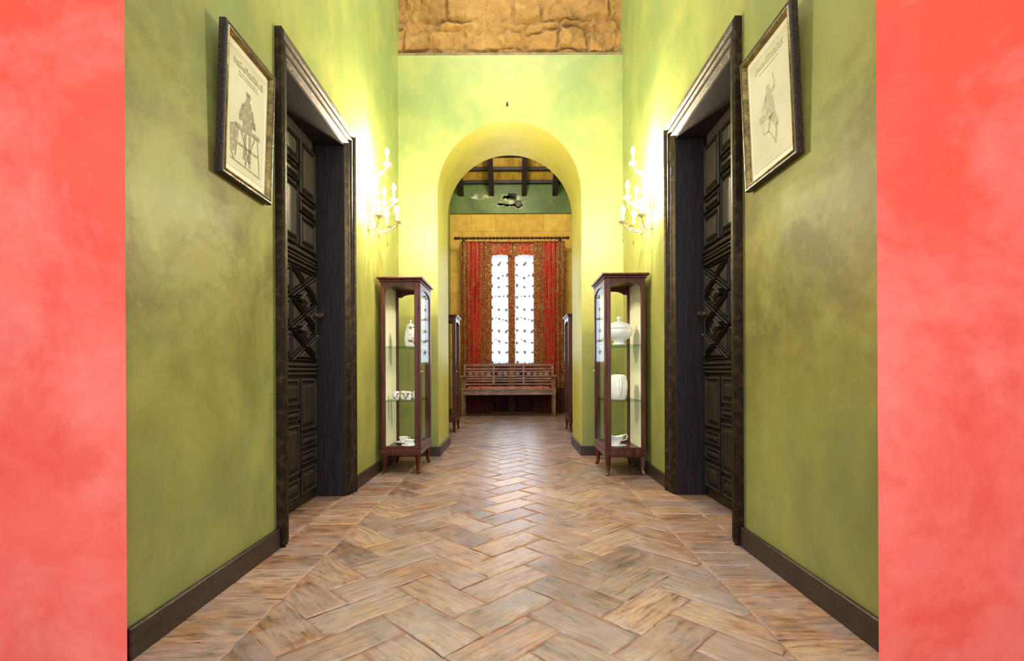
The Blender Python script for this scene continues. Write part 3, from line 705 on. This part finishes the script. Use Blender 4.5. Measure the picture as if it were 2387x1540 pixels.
# ------------------------------------------------------------------ framed prints
def picture(loc, rz, w_, h_, label, kind, tilt):
    root = empty('framed_picture', loc, rz); root.rotation_euler = (0, tilt, rz)
    tag(root, label, 'picture', 'framed prints beside the doors')
    def rect(i): return [(-w_/2+i, i), (w_/2-i, i), (w_/2-i, h_-i), (-w_/2+i, h_-i)]
    q = MB(); q.ringpanel(rect(0), [(0, -.012), (0, .012), (.004, .017), (.012, .017), (.015, .012)], cap=False); fr = q.build('frame', M_frame, root)
    q = MB(); q.ringpanel(rect(.014), [(0, .010), (.002, .016), (.008, .019), (.013, .012), (.016, .004), (.017, -.004)], cap=False); q.build('gilt_edge', M_gilt, fr, smooth=60)
    q = MB(); q.box(-.010, -.004, -w_/2+.006, w_/2-.006, .006, h_-.006); q.build('mount', M_mat, root)
    mg = .055
    q = MB(); q.box(-.004, -.003, -w_/2+mg, w_/2-mg, mg+.005, h_-mg-.0); q.build('print', M_paper, root)
    pw = w_-2*mg; ph = h_-2*mg
    def P(u, v): return (-w_/2+mg+u*pw, mg+v*ph)
    x0, x1 = -.003, -.0022
    mi = M_ink if kind == 0 else M_ink2
    ti = MB(); rr = random.Random(3+kind)
    ub, ue, vb = (.12, .9, .875) if kind == 0 else (.15, .85, .88)
    u = ub
    while u < ue:
        w2 = rr.uniform(.012, .03); h2 = rr.uniform(.035, .06)
        ti.prism([P(u, vb-.005), P(u+w2, vb), P(u+w2*1.1, vb+h2), P(u+w2*.2, vb+h2*.92)], 'x', x0, x1)
        if rr.random() < .6: ti.prism([P(u, vb+h2*.8), P(u+w2*2.2, vb+h2*.8), P(u+w2*2.2, vb+h2), P(u, vb+h2)], 'x', x0, x1+.0002)
        if rr.random() < .5: ti.prism([P(u, vb), P(u+w2*2, vb), P(u+w2*2, vb+h2*.25), P(u, vb+h2*.2)], 'x', x0, x1+.0001)
        u += w2*1.9
    for k in range(2 if kind == 0 else 1):
        u = .25
        while u < .75:
            w2 = rr.uniform(.02, .06); ti.prism([P(u, vb-.04-k*.025), P(u+w2, vb-.04-k*.025), P(u+w2, vb-.03-k*.025), P(u, vb-.03-k*.025)], 'x', x0, x1); u += w2+.015
    ti.build('lettering', mi, root)
    dr = MB()
    def pg(pts): dr.prism([P(*p) for p in pts], 'x', x0, x1)
    def ci(cu, cv, ru, rv): pg([(cu+ru*math.cos(2*PI*k/16), cv+rv*math.sin(2*PI*k/16)) for k in range(16)])
    def ln(a, b, t): 
        dx, dy = b[0]-a[0], b[1]-a[1]; l = math.hypot(dx, dy); nx_, ny_ = -dy/l*t, dx/l*t
        pg([(a[0]-nx_, a[1]-ny_), (b[0]-nx_, b[1]-ny_), (b[0]+nx_, b[1]+ny_), (a[0]+nx_, a[1]+ny_)])
    if kind == 0:
        ci(.52, .69, .055, .03); pg([(.44,.705),(.6,.705),(.57,.735),(.47,.735)])
        pg([(.46,.66),(.58,.66),(.66,.58),(.64,.42),(.40,.42),(.38,.58)]); ln((.40,.6),(.30,.47),.025); ln((.63,.6),(.72,.48),.025)
        pg([(.2,.40),(.86,.44),(.88,.40),(.22,.355)]); ln((.28,.38),(.22,.12),.014); ln((.36,.37),(.62,.10),.014); ln((.8,.41),(.88,.12),.014); ln((.74,.40),(.48,.10),.014); ln((.28,.24),(.84,.25),.01)
        pg([(.08,.36),(.24,.40),(.24,.16),(.1,.14)]); pg([(.44,.36),(.5,.37),(.5,.14),(.42,.14)]); pg([(.56,.37),(.62,.37),(.64,.14),(.56,.14)])
        pg([(.3,.45),(.42,.46),(.40,.52),(.31,.5)]); pg([(.6,.46),(.76,.47),(.72,.53),(.62,.51)])
        ln((.1,.08),(.92,.075),.006); ln((.12,.14),(.2,.08),.01); ln((.5,.14),(.5,.08),.01); ln((.88,.12),(.88,.08),.01)
    else:
        ci(.46, .66, .05, .028); pg([(.40,.63),(.52,.64),(.60,.52),(.62,.40),(.46,.38),(.38,.48)]); ln((.42,.6),(.30,.50),.02); ln((.54,.6),(.64,.62),.018); ln((.64,.62),(.60,.74),.012)
        pg([(.46,.40),(.62,.41),(.70,.30),(.62,.27)]); ln((.66,.3),(.60,.14),.022); ln((.5,.4),(.44,.28),.02)
        pg([(.2,.47),(.38,.46),(.42,.40),(.22,.41)])
        ln((.3,.43),(.3,.3),.008); ln((.3,.3),(.46,.28),.006); ln((.46,.28),(.6,.16),.006)
    dr.build('drawing', mi, root)
    return root
picture((XL+.018, 2.12, 1.645), 0, .40, .60, 'dark framed engraving of a hatted figure at a trestle table, on the left green wall', 0, math.radians(1.9))
picture((XR-.018, 2.11, 1.695), PI, .425, .60, 'dark framed pale drawing of a single bent figure, on the right green wall', 1, math.radians(2.3))

# ------------------------------------------------------------------ cabinets
def cabinet(near=-1):
    W, D, H = .53, .33, 1.66
    root = empty('display_cabinet', (0, 0, 0))
    hx, hy = D/2, W/2
    for sx in (-1, 1):
        for sy in (-1, 1):
            x, y = sx*(hx-.025), sy*(hy-.025)
            q = MB(); q.tube([(x, y, .19), (x+sx*.003, y+sy*.003, .15), (x+sx*.003, y+sy*.003, .10), (x, y, .05), (x+sx*.008, y+sy*.008, .015), (x+sx*.016, y+sy*.016, 0.003)], [.026, .026, .021, .015, .014, .017], 4)
            q.build('leg', M_cab, root, smooth=50)
    q = MB(); q.box(-hx-.006, hx+.008, -hy-.006, hy+.006, .165, .204); q.box(-hx+.002, hx, -hy+.002, hy-.002, .15, .17)
    q.build('base', M_cab, root, bevel=.005)
    pt = .034
    for sx in (-1, 1):
        for sy in (-1, 1):
            q = MB(); x0 = -hx if sx < 0 else hx-pt-.012; y0 = -hy if sy < 0 else hy-pt
            q.box(x0, x0+pt, y0, y0+pt, .205, H-.04); q.build('post', M_cab, root, bevel=.004)
    def archrail(a0, a1, zlo, zhi, rise):
        pts = [(a0, zhi), (a0, zlo)]
        for k in range(13):
            t = k/12; a = a0+.03+(a1-a0-.06)*t
            pts.append((a, zlo + rise*min(1, max(0, math.sin(PI*t))**.6)))
        pts += [(a1, zlo), (a1, zhi)]
        return pts
    for s in (-1, 1):
        y0 = -hy+.004 if s < 0 else hy-.026
        q = MB(); q.prism(archrail(-hx+pt, hx-pt-.012, H-.10, H-.04, .03), 'y', y0, y0+.022); q.build('arched_rail', M_cab, root)
        if s != near:
            q = MB(); y1 = -hy+.006 if s < 0 else hy-.018
            q.box(-hx+pt, hx-pt-.012, y1+.005, y1+.01, .205, H-.09); q.build('side_glass', M_glass, root)
        q = MB(); q.box(-hx+pt, hx-pt-.012, -hy+.004 if s < 0 else hy-.026, -hy+.026 if s < 0 else hy-.004, .205, .23); q.build('lower_rail', M_cab, root)
    q = MB(); q.box(-hx-.012, hx+.012, -hy-.012, hy+.012, H-.04, H-.02); q.box(-hx-.028, hx+.028, -hy-.028, hy+.028, H-.02, H); q.build('top', M_cab, root, bevel=.006)
    q = MB(); q.box(-hx+.002, -hx+.012, -hy+pt, hy-pt, .205, H-.04); q.build('back_panel', M_cream, root)
    dx = hx-.012
    q = MB(); a, b = -hy+.006, hy-.006
    q.box(dx, hx+.006, a, a+.032, .21, H-.045); q.box(dx, hx+.006, b-.032, b, .21, H-.045); q.box(dx, hx+.006, a+.032, b-.032, .21, .245)
    q.prism(archrail(a+.032, b-.032, H-.12, H-.045, .035), 'x', dx, hx+.006)
    dr = q.build('door', M_cab, root, bevel=.002)
    q = MB(); q.box(hx-.005, hx-.001, a+.032, b-.032, .245, H-.09); q.build('door_glass', M_glass, dr)
    q = MB(); q.lathe([(0, 0), (.006, 0), (.004, .008), (.009, .014), (.006, .02), (0, .021)], seg=12)
    q.v = [(hx+.006+v[2], a+.017+v[1], .86+v[0]) for v in q.v]; q.build('knob', M_brass, dr, smooth=50)
    for z in (.614, 1.078):
        q = MB(); q.box(-hx+.013, dx-.004, -hy+.018, hy-.018, z-.009, z-.001); q.build('shelf', M_shelf, root)
    return root
GC = 'glazed display cabinets along the walls'
CLX, CLY = -.952, 4.43; CRX, CRY = .922, 4.305
cab = cabinet(-1)
cab.location = (CLX, CLY, 0); tag(cab, 'mahogany glass cabinet with coffee pot and mugs, before the arch on the left', 'cabinet', GC)
c2 = cabinet(1); c2.location = (CRX, CRY, 0); c2.rotation_euler.z = PI; tag(c2, 'mahogany glass cabinet with the white lidded tureen, before the arch on the right', 'cabinet', GC)
c3 = copy_tree(cab); c3.location = (-.975, 7.2, 0); tag(c3, 'far mahogany cabinet partly hidden behind the left side of the arch')
c4 = copy_tree(c2); c4.location = (.945, 7.15, 0); tag(c4, 'far mahogany cabinet partly hidden behind the right side of the arch')

# china
S0, S1, S2 = .205, .614, 1.078
r_ = empty('coffee_pot', (-.912, 4.40, S2)); tag(r_, 'tall white coffee pot with gilt decoration on the top shelf of the left cabinet', 'coffee pot')
q = MB(); q.lathe([(0, 0), (.04, 0), (.044, .008), (.05, .03), (.055, .07), (.052, .12), (.042, .16), (.036, .175), (.04, .182), (0, .182)], seg=28); q.build('body', M_decor, r_, smooth=45)
q = MB(); q.lathe([(.038, .182), (.034, .196), (.02, .21), (.008, .216), (.006, .224), (.011, .234), (.007, .244), (0, .246)], seg=24); q.build('lid', M_china, r_, smooth=45)
q = MB(); q.tube([(.045, 0, .06), (.075, 0, .09), (.078, 0, .13), (.09, 0, .165)], [.013, .010, .008, .007], 10); q.build('spout', M_china, r_, smooth=60)
q = MB(); q.tube([(-.04, 0, .165), (-.07, 0, .165), (-.085, 0, .13), (-.075, 0, .08), (-.05, 0, .055)], .006, 8); q.build('handle', M_brass, r_, smooth=60)
r_.rotation_euler.z = -.9
def mug(nm='mug'):
    r = empty(nm, (0, 0, 0))
    q = MB(); q.lathe([(0, 0), (.024, 0), (.026, .004), (.028, .036), (.030, .074), (.028, .074), (.026, .036), (.023, .008), (0, .008)], seg=24); q.build('body', M_decor, r, smooth=45)
    q = MB(); q.tube([(.027, 0, .060), (.042, 0, .060), (.048, 0, .044), (.044, 0, .026), (.026, 0, .018)], .004, 8); q.build('handle', M_china, r, smooth=60)
    return r
mg = mug()
ml = ['small white mug on middle shelf of the left cabinet, leftmost in its row', 'small white mug on middle shelf of the left cabinet, second from the left', 'small white mug on middle shelf of the left cabinet, third from the left', 'small white mug on middle shelf of the left cabinet, rightmost in its row']
for i, (x, y) in enumerate(((-1.035, 4.36), (-.985, 4.44), (-.925, 4.34), (-.868, 4.42))):
    o = mg if i == 0 else copy_tree(mg)
    o.location = (x, y, S1); o.rotation_euler.z = (1.2, 2.4, .6, -1.2)[i]
    tag(o, ml[i], 'mug', 'white mugs on the middle shelf')
def cup():
    r = empty('teacup', (0, 0, 0))
    q = MB(); q.lathe([(0, 0), (.018, 0), (.02, .006), (.034, .022), (.042, .05), (.044, .056), (.042, .056), (.032, .024), (.016, .010), (0, .010)], seg=26); q.build('body', M_china, r, smooth=45)
    q = MB(); q.tube([(.04, 0, .045), (.058, 0, .045), (.062, 0, .03), (.05, 0, .018), (.034, 0, .02)], .0035, 8); q.build('handle', M_china, r, smooth=60)
    return r
SP = [(0, 0), (.028, 0), (.03, .004), (.06, .014), (.072, .018), (.07, .0205), (.055, .0155), (.028, .006), (0, .006)]
cu = cup()
q = MB(); q.lathe(SP, seg=30); sa = q.build('saucer', M_china, smooth=45)
for i, (x, y, l1, l2) in enumerate(((-1.0, 4.50, 'white teacup at the back left of the left cabinet floor', 'white saucer under the back teacup in the left cabinet'), (-.905, 4.31, 'white teacup at the front right of the left cabinet floor', 'white saucer under the front teacup in the left cabinet'))):
    s_ = sa if i == 0 else copy_tree(sa)
    c_ = cu if i == 0 else copy_tree(cu)
    s_.location = (x, y, S0); c_.location = (x, y, S0+.0065); c_.rotation_euler.z = .5+i*2.2
    tag(s_, l2, 'saucer', 'white saucers'); tag(c_, l1, 'teacup', 'white teacups')
r_ = empty('soup_tureen', (.918, 4.27, S2)); tag(r_, 'large round white lidded soup tureen on the top shelf of the right cabinet', 'tureen')
q = MB(); q.lathe([(0, 0), (.06, 0), (.062, .01), (.045, .025), (.05, .04), (.09, .065), (.112, .10), (.112, .125), (.106, .14), (.112, .148), (0, .148)], seg=36); q.build('bowl', M_china, r_, smooth=45)
q = MB(); q.lathe([(.108, .148), (.106, .158), (.09, .18), (.06, .2), (.028, .21), (.012, .214), (.010, .222), (.02, .234), (.018, .246), (.008, .254), (0, .255)], seg=36); q.build('lid', M_china, r_, smooth=45)
for s in (-1, 1):
    q = MB(); q.tube([(s*.104, -.03, .125), (s*.122, -.022, .128), (s*.127, 0, .13), (s*.122, .022, .128), (s*.104, .03, .125)], .006, 8); q.build('handle', M_china, r_, smooth=60)
r_ = empty('pitcher', (.905, 4.26, S1)); tag(r_, 'plain white barrel pitcher with its handle toward the viewer, middle shelf', 'pitcher')
q = MB(); q.lathe([(0, 0), (.06, 0), (.068, .01), (.078, .06), (.082, .11), (.078, .16), (.07, .2), (.066, .205), (.062, .2), (.07, .15), (.07, .06), (.05, .012), (0, .012)], seg=32,
    fn=lambda p: (p[0], p[1]+(.02*max(0, p[1]/.07)*max(0, (p[2]-.15)/.05)), p[2]+(.012*max(0, p[1]/.07) if p[2] > .18 else 0))); q.build('body', M_china, r_, smooth=45)
q = MB(); q.tube([(0, -.068, .18), (0, -.1, .185), (0, -.118, .15), (0, -.118, .09), (0, -.098, .04), (0, -.074, .035)], [.010, .010, .011, .010, .009, .009], 10); q.build('handle', M_china, r_, smooth=60)
q = MB(); q.lathe(SP, seg=30, sx=1.25, sy=1.0); o = q.build('oval_saucer', M_china, smooth=45, loc=(.885, 4.24, S0)); tag(o, 'oval white saucer under the gravy boat in the right cabinet', 'saucer')
r_ = empty('gravy_boat', (.88, 4.24, S0+.0065)); tag(r_, 'white gravy boat with raised spout on the floor of the right cabinet', 'gravy boat')
def gb(p):
    t = p[0]/.075
    z = p[2] + max(0, p[2]-.03)*(.9*max(0, -t)**1.5 + .35*max(0, t)**2)
    return (p[0] - (.02*max(0, -t)*max(0, p[2]-.02)/.05), p[1]*(1-.45*max(0, -t)**2), z)
q = MB(); q.lathe([(0, 0), (.02, 0), (.02, .008), (.018, .018), (.024, .026), (.045, .05), (.055, .085), (.052, .085), (.04, .053), (.02, .03), (0, .03)], seg=30, sx=1.3, sy=.8, fn=gb); q.build('body', M_china, r_, smooth=50)
q = MB(); q.tube([(.066, 0, .09), (.085, 0, .105), (.1, 0, .09), (.092, 0, .06), (.056, 0, .05)], .005, 8); q.build('handle', M_china, r_, smooth=60)

# ------------------------------------------------------------------ sconces
def oct_drop(q, c, r, h):
    x, y, z = c
    q.add([(x, y, z+h*.35), (x+r, y, z), (x, y+r, z), (x-r, y, z), (x, y-r, z), (x, y, z-h*.65)],
          [(0,1,2),(0,2,3),(0,3,4),(0,4,1),(5,2,1),(5,3,2),(5,4,3),(5,1,4)])
CAN = [(.235, -.01, -.14), (.12, -.13, -.13), (.12, .13, -.13), (.205, .02, .05), (.10, -.12, .06), (.10, .12, .06), (.155, 0, .33)]
def sconce():
    root = empty('wall_sconce', (0, 0, 0))
    q = MB(); pts = [(.045*math.sin(PI*k/20)*(1+.3*math.cos(2*PI*k/10)), -.22+.5*k/20) for k in range(21)]
    poly = [(p[0], p[1]) for p in pts[1:-1]] + [(-p[0], p[1]) for p in pts[1:-1]][::-1]
    q.prism(poly, 'x', 0, .014); q.tube([(.02, 0, -.2), (.03, 0, 0), (.03, 0, .2), (.03, 0, .3)], [.012, .016, .012, .008], 10)
    q.build('backplate', M_bronze, root, bevel=.003)
    for (ox, oy, oz) in CAN:
        q = MB(); P = []
        for k in range(15):
            t = k/14
            P.append((.03+(ox-.03)*t, oy*t, (oz-.02) - .09*math.sin(PI*t)*(1-.35*t) + .03*(1-t)))
        q.tube(P, .005, 8)
        P = [(.03+(ox-.03)*.6 + .03*math.cos(a)*(1-a/9), oy*.6, oz-.075+.03*math.sin(a)*(1-a/9)) for a in [j*.6 for j in range(11)]]
        q.tube(P, .003, 6)
        q.build('arm', M_bronze, root, smooth=60)
        q = MB(); q.lathe([(0, -.022), (.008, -.02), (.01, -.012), (.03, -.002), (.036, .006), (.034, .006), (.028, .001), (.012, .002), (.012, .012), (0, .012)], c=(ox, oy, oz), seg=16); q.build('drip_pan', M_bronze, root, smooth=50)
        q = MB(); q.lathe([(.0095, .01), (.0095, .075), (0, .076)], c=(ox, oy, oz), seg=12); cd = q.build('candle', M_candle, root, smooth=50)
        q = MB(); q.lathe([(0, .072), (.009, .077), (.018, .092), (.018, .106), (.008, .130), (0, .142)], c=(ox, oy, oz), seg=14); q.build('bulb', M_bulb, cd, smooth=60)
        q = MB()
        for j in range(5):
            a = 2*PI*j/5; oct_drop(q, (ox+.034*math.cos(a), oy+.034*math.sin(a), oz-.012), .007, .04)
        q.tube([(ox+.034*math.cos(2*PI*j/20), oy+.034*math.sin(2*PI*j/20), oz-.001) for j in range(21)], .0015, 5)
        q.build('crystal_fringe', M_crys, root)
        q = MB()
        L_ = 5 if oz < 0 else 2
        for j in range(L_): oct_drop(q, (ox, oy, oz-.035-j*.018), .006, .02)
        oct_drop(q, (ox, oy, oz-.05-L_*.018), .012, .06)
        q.tube([(ox, oy, oz-.02), (ox, oy, oz-.06-L_*.018)], .001, 5)
        q.build('crystal_chain', M_crys, root)
    return root
sc = sconce(); SZ = 2.20
sc.location = (XL, 3.98, SZ); tag(sc, 'lit crystal candle wall sconce above the left cabinet with the coffee pot', 'wall lamp', 'crystal candle sconces')
s2 = copy_tree(sc); s2.location = (XR, 3.98, SZ); s2.rotation_euler.z = PI; tag(s2, 'lit crystal candle wall sconce above the right cabinet with the tureen')
def light(name, t, loc, energy, color=(1,1,1), rot=(0,0,0), size=1, size_y=None, soft=.02):
    l = bpy.data.lights.new(name, t); l.energy = energy; l.color = color
    if t == 'AREA':
        l.shape = 'RECTANGLE'; l.size = size; l.size_y = size_y or size
    else: l.shadow_soft_size = soft
    o = bpy.data.objects.new(name, l); COL.objects.link(o); o.location = loc; o.rotation_euler = rot
    return o
for (xw, s) in ((XL, 1), (XR, -1)):
    for (ox, oy, oz, e) in ((.16, 0, .46, 50), (.20, -.04, .2, 52), (.14, -.13, .19, 30), (.14, .12, .19, 14), (.22, 0, .0, 34), (.13, -.13, 0, 30)):
        light('sconce_light', 'POINT', (xw+s*ox, 3.98+oy, SZ+oz), e, (1, .86, .58), soft=.016)

# ------------------------------------------------------------------ bench
BY = 9.42
bx = empty('bench', (-.09, BY, 0)); tag(bx, 'long brown wooden bench with slatted carved back under the far window', 'bench')
BW = .91
legp = [(.022, 0.003), (.026, .02), (.018, .05), (.028, .09), (.022, .16), (.032, .28), (.026, .36), (.034, .40), (.034, .52), (.026, .54), (.018, .58), (.026, .64), (.018, .70), (.026, .74)]
for s in (-1, 1):
    q = MB(); q.lathe(legp, c=(s*(BW-.03), 0, 0), seg=14); q.build('leg', M_bench, bx, smooth=50)
    q = MB(); x = s*(BW-.03); q.prism([(.42, 0.003), (.47, 0.003), (.47, .5), (.53, 1.0), (.485, 1.0), (.42, .5)], 'x', x-.025, x+.025); q.build('leg', M_bench, bx, bevel=.005)
    q = MB(); q.prism([(-.05, .74), (-.06, .765), (-.03, .785), (.3, .775), (.5, .79), (.5, .755), (.3, .745)], 'x', x-.035, x+.035); q.build('armrest', M_bench, bx, bevel=.006)
q = MB(); q.box(-BW, BW, -.03, .46, .50, .53); q.build('seat', M_bench, bx, bevel=.006)
q = MB(); q.box(-BW+.05, BW-.05, -.015, .005, .41, .50); q.box(-BW+.05, BW-.05, .43, .45, .41, .50); q.build('apron', M_bench, bx)
def by(z): return .46+.05*(z-.5)/.5
q = MB()
q.prism([(-BW, .96), (-BW, 1.0), (-.4, 1.015), (0, 1.02), (.4, 1.015), (BW, 1.0), (BW, .96)], 'y', by(1)-.02, by(1)+.02); q.build('top_rail', M_bench, bx, bevel=.005)
q = MB(); q.box(-BW, BW, by(.6)-.016, by(.6)+.014, .585, .62); q.build('lower_rail', M_bench, bx, bevel=.004)
for x in (-.3, .3):
    q = MB(); q.prism([(by(.6)-.014, .6), (by(.6)+.014, .6), (by(.98)+.014, .98), (by(.98)-.014, .98)], 'x', x-.02, x+.02); q.build('stile', M_bench, bx)
for a, b in ((-BW+.06, -.32), (-.28, .28), (.32, BW-.06)):
    for z in (.665, .715, .765, .855, .91):
        q = MB(); y = by(z); q.box(a, b, y-.007, y+.007, z-.016, z+.016); q.build('slat', M_bench, bx)
    q = MB(); c = (a+b)/2; y = by(.81)
    for d in (-.18, -.06, .06, .18):
        q.prism([(c+d-.06, .81), (c+d, .77), (c+d+.06, .81), (c+d, .85)], 'y', y-.008, y+.008)
    q.build('carved_rosette', M_bench, bx)
q = MB()
nx, ny = 40, 8; vs = []
for side in (0, 1):
    for j in range(ny+1):
        for i in range(nx+1):
            u = i/nx; v = j/ny; e = min(1, min(u, 1-u)*20, min(v, 1-v)*6)
            h = .035*math.sqrt(max(0, e))*(1+.08*math.sin(u*38)) if side else .0
            vs.append((-.83+1.66*u, -.02+.42*v, h))
fs = []
K = (nx+1)*(ny+1)
for side in (0, 1):
    for j in range(ny):
        for i in range(nx):
            a = side*K+j*(nx+1)+i; fs.append((a, a+1, a+nx+2, a+nx+1))
q.add(vs, fs); o = q.build('seat_cushion', M_cush, smooth=60, loc=(-.09, BY, .532)); tag(o, 'thin red patterned cushion lying on the wooden bench seat', 'cushion')

# ------------------------------------------------------------------ curtains
RZ, RY = 3.57, 10.04
rd = empty('curtain_rod', (-.015, RY, RZ)); tag(rd, 'dark turned wooden curtain rod with rings above the far window', 'curtain rod')
q = MB(); P = []; rr = []
for k in range(160):
    x = -1.09+2.18*k/159; P.append((x, 0, 0)); rr.append(.024+.007*math.sin(k*1.1))
q.tube(P, rr, 10); q.build('pole', M_rod, rd, smooth=60)
for s in (-1, 1):
    q = MB(); q.tube([(s*1.09, 0, 0), (s*1.10, 0, 0), (s*1.115, 0, 0), (s*1.14, 0, 0), (s*1.16, 0, 0), (s*1.175, 0, 0)], [.02, .034, .022, .038, .03, .008], 12); q.build('finial', M_rod, rd, smooth=50)
    q = MB(); q.box(s*1.0-.015, s*1.0+.015, 0, YE-RY-.001, -.02, .02); q.box(s*1.0-.03, s*1.0+.03, YE-RY-.02, YE-RY-.001, -.05, .05); q.build('bracket', M_rod, rd)
for k in range(16):
    x = -.92+k*1.84/15
    q = MB(); q.tube([(x, .036*math.sin(2*PI*j/14), -.008+.036*math.cos(2*PI*j/14)) for j in range(15)], .005, 6); q.build('ring', M_rod, rd, smooth=60)
def curtain(name, x0, x1, y, z0, z1, amp, folds, mat_, label, group, mir=False, lowedge=None):
    nx = int(folds*12); nz = 24; V_ = []; U_ = []; F_ = []
    for j in range(nz+1):
        v = j/nz
        for i in range(nx+1):
            u = i/nx
            z = z0+(z1-z0)*v
            if lowedge: z = z + lowedge(u)*(1-v)
            a = amp*(.55+.45*(1-v)); xx = x0+(x1-x0)*u
            V_.append((xx+.01*math.sin(u*folds*4*PI+v*2), y+a*math.sin(u*folds*2*PI+.5*math.sin(v*3))+.01*noise.noise(Vector((u*9, v*4, x0))), z))
            U_.append((1-u if mir else u, z))
    for j in range(nz):
        for i in range(nx):
            a = j*(nx+1)+i; F_.append((a, a+1, a+nx+2, a+nx+1))
    me = bpy.data.meshes.new(name); me.from_pydata(V_, [], F_); ul = me.uv_layers.new(name='UVMap')
    for l in me.loops: ul.data[l.index].uv = U_[l.vertex_index]
    for p in me.polygons: p.use_smooth = True
    me.materials.append(mat_); o = bpy.data.objects.new(name, me); COL.objects.link(o)
    tag(o, label, 'curtain', group); return o
zt = RZ-.05
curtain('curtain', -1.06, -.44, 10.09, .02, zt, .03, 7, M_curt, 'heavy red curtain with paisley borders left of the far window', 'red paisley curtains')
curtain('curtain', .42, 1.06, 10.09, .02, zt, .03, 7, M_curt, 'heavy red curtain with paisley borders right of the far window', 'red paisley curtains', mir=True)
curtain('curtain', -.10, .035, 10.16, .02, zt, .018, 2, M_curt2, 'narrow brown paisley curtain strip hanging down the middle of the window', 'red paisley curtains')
curtain('lace_curtain', -.52, -.04, 10.22, .02, zt, .012, 5, M_sheer, 'white dotted lace curtain with dark maroon lower part over the left window half', 'lace curtains')
curtain('lace_curtain', .0, .50, 10.22, .02, zt, .012, 5, M_sheer, 'white dotted lace curtain with dark maroon lower part over the right window half', 'lace curtains')
for i, (a, b) in enumerate(((-.5, -.02), (.0, .47))):
    curtain('valance', a, b, 10.125, zt-.27, zt, .012, 4, M_val, ('left', 'right')[i]+' half of the short red valance across the window top', 'red valances', lowedge=lambda u: -.015*abs(u-.5)*2)

# small fittings
q = MB(); q.tube([(0, 0, 0), (0, -.03, 0), (0, -.04, .01)], [.012, .008, .008], 10); o = q.build('wall_hook', M_black, loc=(-.048, YA, 3.577)); tag(o, 'tiny dark hook in the green wall above the arch', 'hook')
r_ = empty('wall_speaker', (.125, YE-.03, 4.33)); tag(r_, 'small round dark speaker low on the far green band', 'speaker')
q = MB(); q.tube([(0, 0, 0), (0, -.03, 0), (0, -.04, 0)], [.075, .075, .065], 24); q.build('housing', M_black, r_, smooth=40)
q = MB(); q.tube([(0, -.038, 0), (0, -.05, 0)], [.04, .02], 20); q.build('cone', M_ledge, r_, smooth=40)
r_ = empty('spotlight', (-.01, YE-.03, 4.50)); tag(r_, 'black unlit spotlight just below the far rafters', 'spotlight')
q = MB(); q.tube([(0, 0, 0), (0, -.05, 0), (0, -.09, -.01)], [.05, .03, .015], 14); q.build('bracket', M_black, r_, smooth=40)
q = MB(); q.tube([(-.08, -.09, .01), (-.04, -.09, .0), (.04, -.09, -.02), (.08, -.09, -.04)], [.02, .03, .045, .05], 18); q.build('lamp_head', M_black, r_, smooth=40)

# ------------------------------------------------------------------ lights
light('hall_fill', 'AREA', (0, 3.1, 5.5), 130, (.98, .98, 1), (0, 0, 0), 1.6, 2.8)  # added fill light under the hall ceiling, not a fitting
light('room_fill', 'AREA', (0, -2.4, 2.4), 215, (1, .98, .97), (PI/2, 0, 0), 4.5, 3.6)  # added fill panel behind the camera, unseen
light('far_room_fill', 'AREA', (0, 7.6, 5.4), 85, (1, .95, .86), (0, 0, 0), 1.6, 1.8)  # added overhead fill for the far room, kept out of view
light('far_room_fill_point', 'POINT', (0, 8.3, 4.75), 80, (1, .90, .70), soft=.1)  # added point fill, hidden high up to brighten the boarded ceiling
light('window_daylight', 'AREA', (0, YE+.9, 2.3), 330, (.74, .87, 1), (-PI/2, 0, 0), 2.2, 3.4)
wd = bpy.data.worlds.new('World'); SC.world = wd; wd.use_nodes = True
wd.node_tree.nodes['Background'].inputs[0].default_value = (.9, .95, 1, 1); wd.node_tree.nodes['Background'].inputs[1].default_value = .55

# ------------------------------------------------------------------ camera
cd = bpy.data.cameras.new('Camera'); cam = bpy.data.objects.new('Camera', cd); COL.objects.link(cam)
cam.location = (0, 0, .86); cam.rotation_euler = (PI/2, math.radians(.25), 0)
cd.sensor_width = 36; cd.sensor_fit = 'HORIZONTAL'; cd.lens = 36*1150/2387
cd.shift_x = -2.5/2387; cd.shift_y = 95/2387
cd.clip_start = .02
SC.camera = cam
